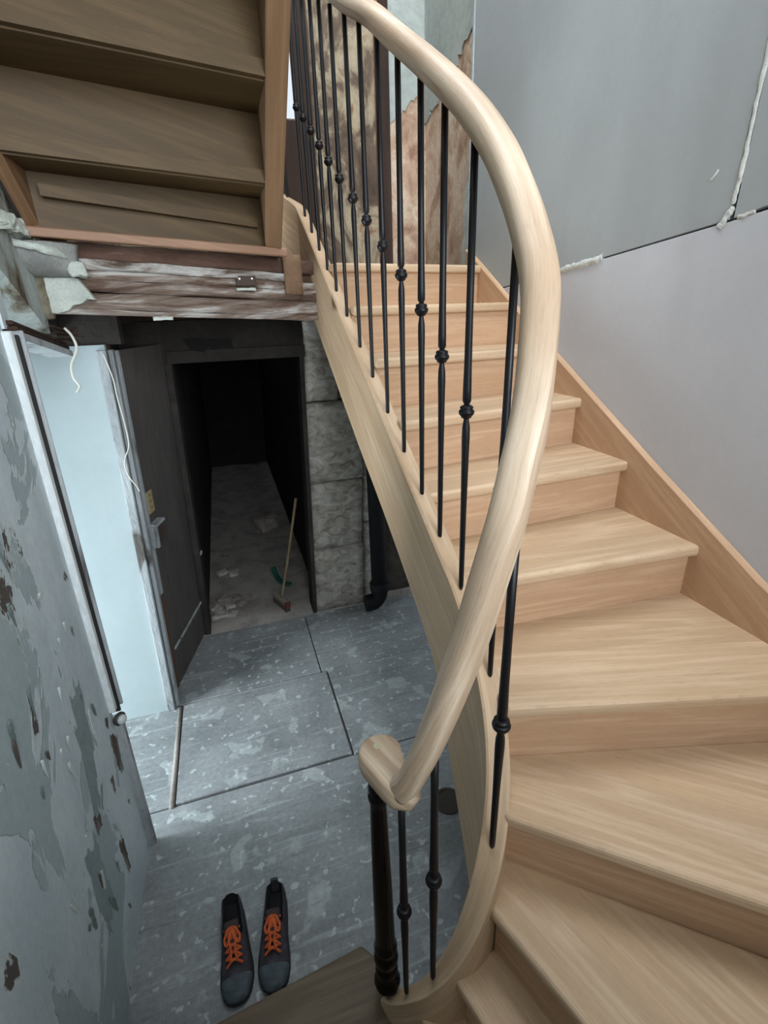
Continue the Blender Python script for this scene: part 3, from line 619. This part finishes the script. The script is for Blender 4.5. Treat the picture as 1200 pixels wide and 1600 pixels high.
def ustr(x0, x1, y0, z0, hgt, far):
    pts = [(y0, z0), (y0-1.75, z0+1.75*.75), (y0-1.75, z0+1.75*.75+hgt), (y0, z0+hgt)]+([(2.98, 2.62), (2.98, 2.28), (2.3, 2.2)] if far else [(y0+.04, z0+.2)])
    n = len(pts); V = [(x0, y, z) for y, z in pts]+[(x1, y, z) for y, z in pts]
    return adopt(bevel(mesh('stringer', V, [tuple(range(n-1, -1, -1)), tuple(range(n, 2*n))]+[(i, (i+1) % n, n+(i+1) % n, n+i) for i in range(n)], UPS_SHADE, None, lambda c, p: (c[1]*.8-c[2]*.6, c[2]*.8+c[1]*.6+c[0])), .003, 1), us)
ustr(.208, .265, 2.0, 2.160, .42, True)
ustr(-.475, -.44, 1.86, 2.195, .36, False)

# ------------------------------------------------------------------ old timber lintel under the upper flight
lb = empty('timber_lintel', (0, 2.0, 1.96)); tag(lb, 'weathered timber lintel with scraps of white paint above the passage', 'beam')
LX0, LX1 = -.50, .40
def lint(t0, t1, name, proud, m, cuts=(34, 2, 4), amp=.005, seed=0., x0=LX0, x1=LX1, dep=.09):
    o = rough_box(name, (0, 1, 0, 1, 0, 1), m, None, cuts, 0, 1)
    for v in o.data.vertices:
        u, w, z = v.co; x = x0+(x1-x0)*u; s_ = (x+.47)/.838
        yb = 1.90+.20*s_-proud+dep*w; zb = 1.982-.047*s_; zt = 2.205-.040*s_
        p = Vector((x, yb, zb+(zt-zb)*(t0+(t1-t0)*z)))
        q = Vector((p.x*6+seed, p.y*20, p.z*40+seed)); p += noise.noise_vector(q)*amp
        v.co = p
    adopt(o, lb); return o
lint(.0, .07, 'plank', .012, BEAMM, amp=.004, seed=1); lint(.07, .30, 'plank', .0, BEAMM, seed=2); lint(.31, .47, 'plank', .006, BEAMM, seed=3)
lint(.475, .60, 'plank', .0, BEAMM, seed=4); lint(.60, .72, 'plank', .014, mottled('flaked_white_paint', [(.38, srgb(96, 80, 68)), (.46, srgb(150, 142, 132)), (.56, srgb(198, 196, 190))], 6, 9, .9, .6, (.7, 1, 3), .8), seed=5, x1=.30)
lint(.73, .945, 'plank', -.004, mottled('red_brown_plank', [(.3, srgb(70, 52, 43)), (.6, srgb(102, 78, 66)), (.76, srgb(128, 106, 93))], 5, 9, .9, .5, (.7, 1, 3)), seed=6)
lint(.40, 1.0, 'patch_board', .022, mottled('brown_ply', [(.3, srgb(112, 88, 68)), (.7, srgb(140, 112, 86))], 7, 6, .9, .2), (4, 2, 4), .002, 7, .275, .345, .03)
for k in (0,):
    s_ = (.155+.47)/.838; x, y, z = .13, 1.90+.20*((.13+.47)/.838)-.02, 2.06
    hp = adopt(bevel(mesh('hinge_plate', boxv(x-.036, x+.036, y, y+.012, z, z+.034), BOXF, plain('rusted_plate', srgb(70, 54, 46), .7, .3)), .002, 1), lb)
    for sx in (-.022, .022):
        V, Fc = lathe([(.004, 0), (.0035, .003)], 10); q = mesh('screw', [(a, -c, b) for a, b, c in V], [tuple(reversed(f)) for f in Fc], METAL); q.location = (x+sx, y, z+.024); adopt(q, lb)
    ch = adopt(rough_box('paint_chip', (x-.038, x+.034, y-.004, y+.012, z-.016, z-.006), CREAM, None, (8, 1, 2), .003, 40), lb)
rough_box('paint_chip', (-.20, -.135, 1.945, 1.955, 1.953, 1.965), CREAM, None, (6, 1, 2), .002, 40, seed=4).name = 'paint_chip'
adopt(bpy.data.objects[[o.name for o in bpy.data.objects if o.name.startswith('paint_chip')][-1]], lb)
# broken plaster bracket at the left end of the lintel
pb = empty('plaster_bracket', (-.42, 1.88, 1.98)); tag(pb, 'broken pale plaster lump at the left end of the timber lintel', 'plaster')
def poly_slab(pts, th, m, name, amp=.003):   # pts: 3D front polygon, thickness towards +y
    pts = [Vector(p) for p in pts]; n = len(pts)
    V = pts+[p+Vector((0, th, 0)) for p in pts]
    V = [v+noise.noise_vector(v*60)*amp for v in V]
    return adopt(mesh(name, V, [tuple(range(n)), tuple(range(2*n-1, n-1, -1))]+[(i, n+i, n+(i+1) % n, (i+1) % n) for i in range(n)], m), pb)
poly_slab([(-.505, 1.872, 1.985), (-.46, 1.872, 1.983), (-.43, 1.875, 1.992), (-.415, 1.875, 2.006), (-.39, 1.875, 2.010), (-.37, 1.88, 2.022), (-.352, 1.88, 2.020), (-.36, 1.88, 2.035), (-.375, 1.88, 2.06), (-.386, 1.88, 2.082), (-.40, 1.878, 2.086), (-.50, 1.872, 2.085)], .05, CREAM, 'plaster_face')
# cove: curved underside stepping forward
V, Fc = [], []; nu, nv_ = 16, 8
for i in range(nu+1):
    u = i/nu; x = -.505+.125*u
    reach = .10*(1-u**3)+.008
    for j in range(nv_+1):
        w = j/nv_; a = w*math.pi/2
        V.append(Vector((x+.02*w*u, 1.874-reach*math.sin(a), 2.084+.075*(1-math.cos(a))+.012*w))+noise.noise_vector(Vector((x*50, w*4, 2)))*.002)
for i in range(nu):
    for j in range(nv_): a = i*(nv_+1)+j; Fc.append((a, a+1, a+nv_+2, a+nv_+1))
cv = adopt(mesh('plaster_cove', V, Fc, mottled('grey_cove', [(.3, srgb(132, 134, 130)), (.7, srgb(156, 158, 154))], 10, 6, .9, .2), None, None, True), pb)
cv.modifiers.new('solid', 'SOLIDIFY').thickness = -.012
o = adopt(rough_box('plaster_rim', (-.52, -.385, -.012, .012, -.010, .012), CREAM, None, (18, 2, 2), .006, 30), pb)
for v in o.data.vertices:
    u = min(1, max(0, (v.co.x+.505)/.125)); v.co.y += 1.874-.10*(1-u**3)-.01; v.co.z += 2.165-.025*u
o = adopt(rough_box('plaster_lump', (-.40, -.352, 1.835, 1.885, 2.082, 2.125), CREAM, None, (6, 6, 6), .009, 26), pb)

# ------------------------------------------------------------------ the old open door
dr = empty('door_1', (-.42, 2.78, 0)); tag(dr, 'old grey-brown door standing open beside the dark passage', kind='structure')
A, B = Vector((-.50, 2.472)), Vector((-.336, 3.06)); du = (B-A).normalized(); dn = Vector((du.y, -du.x)); LD = (B-A).length
def on_door(u, w, z): p = A+du*u+dn*w; return Vector((p.x+SH*z, p.y, z))
def dbox(name, u0, u1, w0, w1, z0, z1, m, par=dr, bev=.003):
    V = [on_door(u, w, z) for u, w, z in boxv(u0, u1, w0, w1, z0, z1)]
    o = mesh(name, V, BOXF, m, None, uvz); bevel(o, bev, 1); return adopt(o, par)
dbox('door_leaf', 0, LD, -.03, 0, .012, 1.84, DOORM)
dbox('edge_strip', -.004, .022, -.034, .004, .62, 1.84, TRIMW); dbox('edge_strip', -.004, .016, -.034, .004, .012, .62, plain('rust_brown_edge', srgb(92, 66, 50), .8))
dbox('stile_bead', LD-.055, LD-.043, -.002, .008, .26, 1.80, plain('grey_bead', srgb(120, 116, 112), .7))
dbox('kick_bar', .03, LD-.03, .0, .010, .245, .262, TRIMW)
for i in range(7): dbox('bar_nail', .06+i*.075, .068+i*.075, .009, .013, .226, .232, METAL, dr, .001)
dbox('rim_lock', .012, .085, .0, .035, .905, 1.0, plain('lock_brown', srgb(74, 64, 58), .6, .3)); dbox('lock_bracket', .0, .105, .0, .042, 1.0, 1.016, TRIMW); dbox('lock_bracket', -.008, .014, -.002, .038, .89, 1.0, TRIMW)
dbox('finger_plate', .025, .09, .0, .006, 1.06, 1.175, plain('yellowed_plate', srgb(158, 146, 106), .6))
for z in (1.085, 1.118, 1.15): dbox('plate_mark', .045, .068, .006, .009, z, z+.008, plain('plate_mark_brown', srgb(120, 106, 72), .6), dr, .001)
dbox('catch', LD-.05, LD-.02, .006, .03, .56, .585, TRIMW)

# ------------------------------------------------------------------ loose things
CAB = plain('white_cable', srgb(206, 206, 196), .6)
tag(tube('dangling_cable', [(-.462, 1.905, 1.94), (-.446, 1.90, 1.916), (-.441, 1.90, 1.876), (-.468, 1.90, 1.827), (-.472, 1.90, 1.787), (-.461, 1.90, 1.759), (-.474, 1.90, 1.739)], .0042, CAB, None, 8), 'short white cable dangling from the broken left doorway head', 'cable')
tag(tube('wall_cable', [(-.445, 2.296, 1.84), (-.43, 2.295, 1.743), (-.43, 2.295, 1.666), (-.426, 2.295, 1.572), (-.426, 2.295, 1.49), (-.433, 2.295, 1.448), (-.454, 2.294, 1.408), (-.464, 2.294, 1.372), (-.457, 2.294, 1.321), (-.439, 2.295, 1.28), (-.43, 2.297, 1.248)], .0028, CAB, None, 6), 'thin white cable running down the pale trim by the old door', 'cable')
# porcelain knob / switch on the corner
sw = empty('old_wall_switch', (-.515, 1.575, .70)); tag(sw, 'small round white switch at the foot of the metal corner strip', 'switch')
V, Fc = lathe([(.020, 0), (.024, .006), (.024, .012), (.018, .014)], 18); q = mesh('switch_base', [(c, b, a) for a, b, c in V], [tuple(reversed(f)) for f in Fc], plain('dark_base', srgb(52, 50, 48), .6), sw, None, True)
V, Fc = lathe([(.017, .013), (.0175, .022), (.013, .028), (.006, .030)], 18); mesh('switch_knob', [(c, b, a) for a, b, c in V], [tuple(reversed(f)) for f in Fc], plain('porcelain', srgb(196, 204, 202), .4), sw, None, True)
sw.location = (-.528, 1.552, .66); sw.rotation_euler = (0, 0, math.radians(-35))
# drain pipe beside the pier
pp = empty('drain_pipe', (.80, 2.88, 0)); tag(pp, 'black vertical drain pipe with floor elbow beside the stone pier', 'pipe')
PIPE = plain('black_pipe', srgb(20, 20, 21), .75, 0, .2)
V, Fc = lathe([(.055, .10), (.055, 1.95)], 18); q = mesh('pipe_run', V, Fc, PIPE, pp, None, True); q.location = (.04, 0, 0)
q = tube('elbow', [(.04, 0, .16), (.035, -.005, .10), (.0, -.02, .065), (-.05, -.03, .06), (-.075, -.03, .06)], .058, PIPE, pp, 14)
V, Fc = lathe([(.066, .13), (.068, .14), (.068, .19), (.06, .2)], 18); q = mesh('collar', V, Fc, PIPE, pp, None, True); q.location = (.04, 0, 0)
# round cover on the floor under the stair
V, Fc = lathe([(.062, 0), (.062, .006), (.052, .008), (.05, .004)], 24); q = mesh('floor_cover', V, Fc, plain('dark_cover', srgb(72, 68, 62), .85)); q.location = (.655, 1.33, 0)
tag(q, 'dark round cover on the floor under the oak stringer', 'cover')
# broom
bh = empty('broom', (.165, 3.11, .01)); tag(bh, 'broom leaning on the right side of the dark doorway', 'broom')
adopt(tube('handle', [(.168, 3.11, .075), (.24, 3.13, .34), (.352, 3.16, .80)], .010, mottled('broom_handle', [(.3, srgb(128, 112, 84)), (.7, srgb(156, 140, 108))], 8, 4, .7, 0), None, 8, 3), bh)
HB = Matrix.Rotation(math.radians(-68), 4, 'Z')
def bb(name, dims, m, bev=.003):
    o = mesh(name, [HB @ Vector(v)+Vector((0, 0, 0)) for v in boxv(*dims)], BOXF, m, bh); bevel(o, bev, 1); return o
bb('head', (-.10, .10, -.018, .018, .045, .075), plain('broom_head', srgb(140, 132, 120), .8))
bb('head_end', (.085, .102, -.02, .02, .03, .076), plain('broom_red', srgb(104, 48, 44), .8))
for i in range(14):
    for j in (-1, 1):
        x = -.092+i*.0142
        o = mesh('bristle_tuft', [HB @ Vector(v) for v in [(x-.005, j*.006-.005, .046), (x+.005, j*.006-.005, .046), (x+.005, j*.006+.005, .046), (x-.005, j*.006+.005, .046), (x-.007, j*.012-.006, .0), (x+.007, j*.012-.006, .0), (x+.007, j*.012+.006, .0), (x-.007, j*.012+.006, .0)]], [(0, 1, 2, 3), (7, 6, 5, 4), (0, 4, 5, 1), (1, 5, 6, 2), (2, 6, 7, 3), (3, 7, 4, 0)], plain('bristles', srgb(96, 84, 76), .9) if i == 0 and j == -1 else bpy.data.materials['bristles'], bh)
tag(sweep('green_hose_piece', catmull([(.16, 3.56, .10), (.175, 3.50, .05), (.20, 3.44, .03), (.235, 3.40, .022), (.265, 3.38, .022)], 6), [(-.016, -.007), (.016, -.007), (.016, .007), (-.016, .007)], plain('green_plastic', srgb(20, 92, 78), .5)), 'short curved green plastic strip on the corridor floor behind the broom', 'strip')
# rubble
RUB = mottled('rubble', [(.3, srgb(168, 164, 156)), (.7, srgb(214, 210, 202))], 16, 7, .95, .5)
RUBB = mottled('rubble_brown', [(.3, srgb(132, 124, 114)), (.7, srgb(170, 160, 150))], 16, 7, .95, .5)
stones = [(-.265, 3.12, .055, 'large pale flat stone chunk nearest the open door'), (-.175, 3.13, .034, 'small cream stone chunk beside the large pale one'), (-.285, 3.225, .04, 'grey broken chunk behind the large pale stone'), (-.195, 3.235, .036, 'mid grey flat chunk in the middle of the rubble pile'), (-.115, 3.235, .038, 'brownish angular chunk at the right of the rubble pile'), (-.075, 3.16, .025, 'small chip at the right foot of the rubble pile'), (-.24, 3.36, .05, 'broad chunk at the back of the rubble pile'), (-.145, 3.345, .04, 'tilted slab at the back right of the rubble pile'), (-.06, 3.33, .028, 'small brown chip behind the rubble pile'), (-.24, 3.78, .045, 'lone flat stone farther in along the corridor left side'), (-.15, 3.74, .05, 'pale flat stone farther in beside the lone flat one'), (-.22, 4.05, .04, 'dim chunk deep in the corridor on the left'), (.20, 4.55, .10, 'dark lumpy heap deep in the corridor on the right')]
for i, (x, y, r, lab) in enumerate(stones):
    o = rough_box('rubble_stone', (-r, r, -r*.8, r*.8, 0, r*(.7 if i < 12 else 1.6)), RUB if i in (0, 1, 2, 3, 9, 10) else RUBB, None, (4, 4, 3), r*.28, 9/(r*18)*1.2+4, seed=i*5.3, sm=False)
    o.location = (x, y, .004); o.rotation_euler = (0, 0, i*1.1); tag(o, lab, 'stone', 'rubble on the corridor floor')
# torn dark scrap hanging above the passage
V = [(-.17, 2.93, 1.86), (.07, 2.93, 1.85), (.075, 2.93, 1.80), (.03, 2.93, 1.81), (-.02, 2.93, 1.795), (-.04, 2.93, 1.82), (-.08, 2.93, 1.79), (-.14, 2.93, 1.80)]
o = mesh('hanging_scrap', V+[(x, y+.012, z) for x, y, z in V], [tuple(range(8)), tuple(range(15, 7, -1))]+[(i, 8+i, 8+(i+1) % 8, (i+1) % 8) for i in range(8)], plain('black_scrap', srgb(20, 18, 17), .9))
shear(o, 0); tag(o, 'torn black scrap hanging over the dark doorway', 'scrap')

# ------------------------------------------------------------------ shoes
SUP = mottled('dark_grey_shoe', [(.3, srgb(48, 46, 52)), (.7, srgb(76, 72, 78))], 30, 5, .85, .2)
TOE = mottled('blue_grey_toe', [(.3, srgb(58, 66, 74)), (.7, srgb(88, 100, 106))], 24, 5, .6, .1)
LIN = plain('black_lining', srgb(22, 22, 26), .95)
SOL = plain('black_rubber', srgb(30, 32, 38), .7)
LACE = plain('orange_lace', srgb(196, 92, 44), .8)
def shoe(name, loc, rot, flip, label, tab):
    sh = empty(name, loc); sh.rotation_euler = (0, 0, rot); tag(sh, label, 'shoe', 'pair of worn work shoes')
    f = -1 if flip else 1
    LEN = .285
    def half(t):   # outline half widths (inner, outer) along heel(0) -> toe(1)
        K = [(0, .012, .012), (.02, .024, .024), (.08, .036, .036), (.25, .039, .040), (.45, .040, .044), (.65, .047, .050), (.78, .049, .049), (.90, .043, .040), (.96, .032, .029), (.99, .019, .017), (1, .011, .010)]
        for (a, i0, o0), (b, i1, o1) in zip(K, K[1:]):
            if t <= b: s_ = (t-a)/(b-a); return i0+(i1-i0)*s_, o0+(o1-o0)*s_
        return .005, .003
    N_ = 30; out = []
    ts = [.5-.5*math.cos(math.pi*i/N_) for i in range(N_+1)]
    L_ = [(-half(t)[0]*f*1.05, -t*LEN) for t in ts]; R_ = [(half(t)[1]*f*1.05, -t*LEN) for t in ts]
    ring = L_+R_[::-1][1:-1]
    if f < 0: ring = ring[::-1]
    V, Fc = prism(ring, 0, .020)
    V = [(x, y, z+(.008*max(0, (-y/LEN-.75)/.25)**2)) for x, y, z in V]
    if True: Fc = [tuple(q) for q in Fc]
    bevel(mesh('sole', V, Fc, SOL, sh), .004, 2)
    # upper: loft, rim folds into the lining at the back
    M_ = 18; V = []; Fc = []; fm = []
    def hgt(t):
        K = [(0, .088), (.06, .090), (.2, .074), (.36, .076), (.42, .080), (.5, .074), (.62, .060), (.75, .051), (.88, .046), (.96, .036), (1, .022)]
        for (a, h0), (b, h1) in zip(K, K[1:]):
            if t <= b: return h0+(h1-h0)*(t-a)/(b-a)
        return .02
    st_ = [0, .015, .04, .08, .13, .19, .25, .31, .36, .40, .44, .48, .54, .6, .66, .72, .78, .84, .89, .93, .96, .985, 1]
    for t in st_:
        wi, wo = half(max(t, .07)) if t > .01 else (.026, .026)
        h = hgt(t); open_ = t < .41
        for j in range(M_+1):
            a = j/M_
            sgn = -1 if a < .5 else 1; w = wi if a < .5 else wo
            b = abs(a-.5)*2       # 1 at the sides' bottom, 0 centre
            if open_ and t > .01:
                if b > .45:
                    q = (b-.45)/.55; x = w*(.80+.20*math.sin(q*math.pi/2)*1.0); z = .018+(h-.018)*(1-q)
                else:
                    q = b/.45; x = w*.74*min(1, q*1.15); z = (.034 if q < .7 else .034+(h-.004-.034)*((q-.7)/.3))
            else:
                ang = b*math.pi/2; x = w*math.sin(ang)**.8; z = .018+(h-.018)*math.cos(ang)**.72
            V.append((sgn*x*f, -t*LEN-.0, z))
    for i in range(len(st_)-1):
        for j in range(M_):
            a = i*(M_+1)+j; q = (a, a+1, a+M_+2, a+M_+1); Fc.append(q if f > 0 else q[::-1])
            b = abs((j+.5)/M_-.5)*2
            fm.append(1 if (st_[i+1] < .42 and b < .45) else (2 if st_[i] > .76 else 0))
    u = mesh('upper', V, Fc, SUP, sh, None, True, [SUP, LIN, TOE], fm); ss = u.modifiers.new('sub', 'SUBSURF'); ss.levels = 1; ss.render_levels = 2
    # tongue
    V = []
    for i in range(9):
        t = i/8; y = -(.335+.28*t)*LEN; z = .096-.030*t+.004*math.sin(t*3); w = .022-.004*t
        for k in range(5): x = -w+2*w*k/4; V.append((x, y, z+.004-8*x*x))
    tg = mesh('tongue', V, [(i*5+k, i*5+k+1, i*5+k+6, i*5+k+5) for i in range(8) for k in range(4)], plain('tongue_dark', srgb(60, 50, 48), .9) if 'tongue_dark' not in bpy.data.materials else bpy.data.materials['tongue_dark'], sh, None, True); tg.modifiers.new('s', 'SOLIDIFY').thickness = .006
    random.seed(int(abs(loc[0])*1000))
    for i in range(5):
        t = i/4; y = -(.40+.24*t)*LEN; z = .094-.026*t
        for s_ in (1, -1):
            tube('lace', [(-.024*s_, y, z-.006), (-.010*s_, y-.006, z+.004), (.010*s_, y-.014, z+.003), (.024*s_, y-.020, z-.008)], .0042, LACE, sh)
    y0 = -.40*LEN
    for q in range(2):
        s_ = 1 if q else -1
        tube('lace_loop', [(0, y0, .099), (.012*s_, y0-.008, .104), (.024*s_, y0-.030, .094), (.018*s_, y0-.046, .092), (.006*s_, y0-.03, .098), (0, y0-.004, .101)], .0036, LACE, sh)
        tube('lace_end', [(0, y0, .100), (.010*s_, y0-.03, .098), (.006*s_, y0-.065, .086), (.012*s_, y0-.085, .078)], .0034, LACE, sh)
    if tab: mesh('heel_tab', [(x+ .004, y, z) for x, y, z in boxv(-.014, .010, -.012, -.003, .05, .112)], BOXF, SUP, sh)
    return sh
shoe('work_shoe', (-.241, 1.205, .001), math.radians(2), False, 'worn dark work shoe with orange laces nearer the left wall', False)
shoe('work_shoe', (-.088, 1.195, .001), math.radians(-8), True, 'worn dark work shoe with orange laces and upright heel tab, nearer the newel', True)
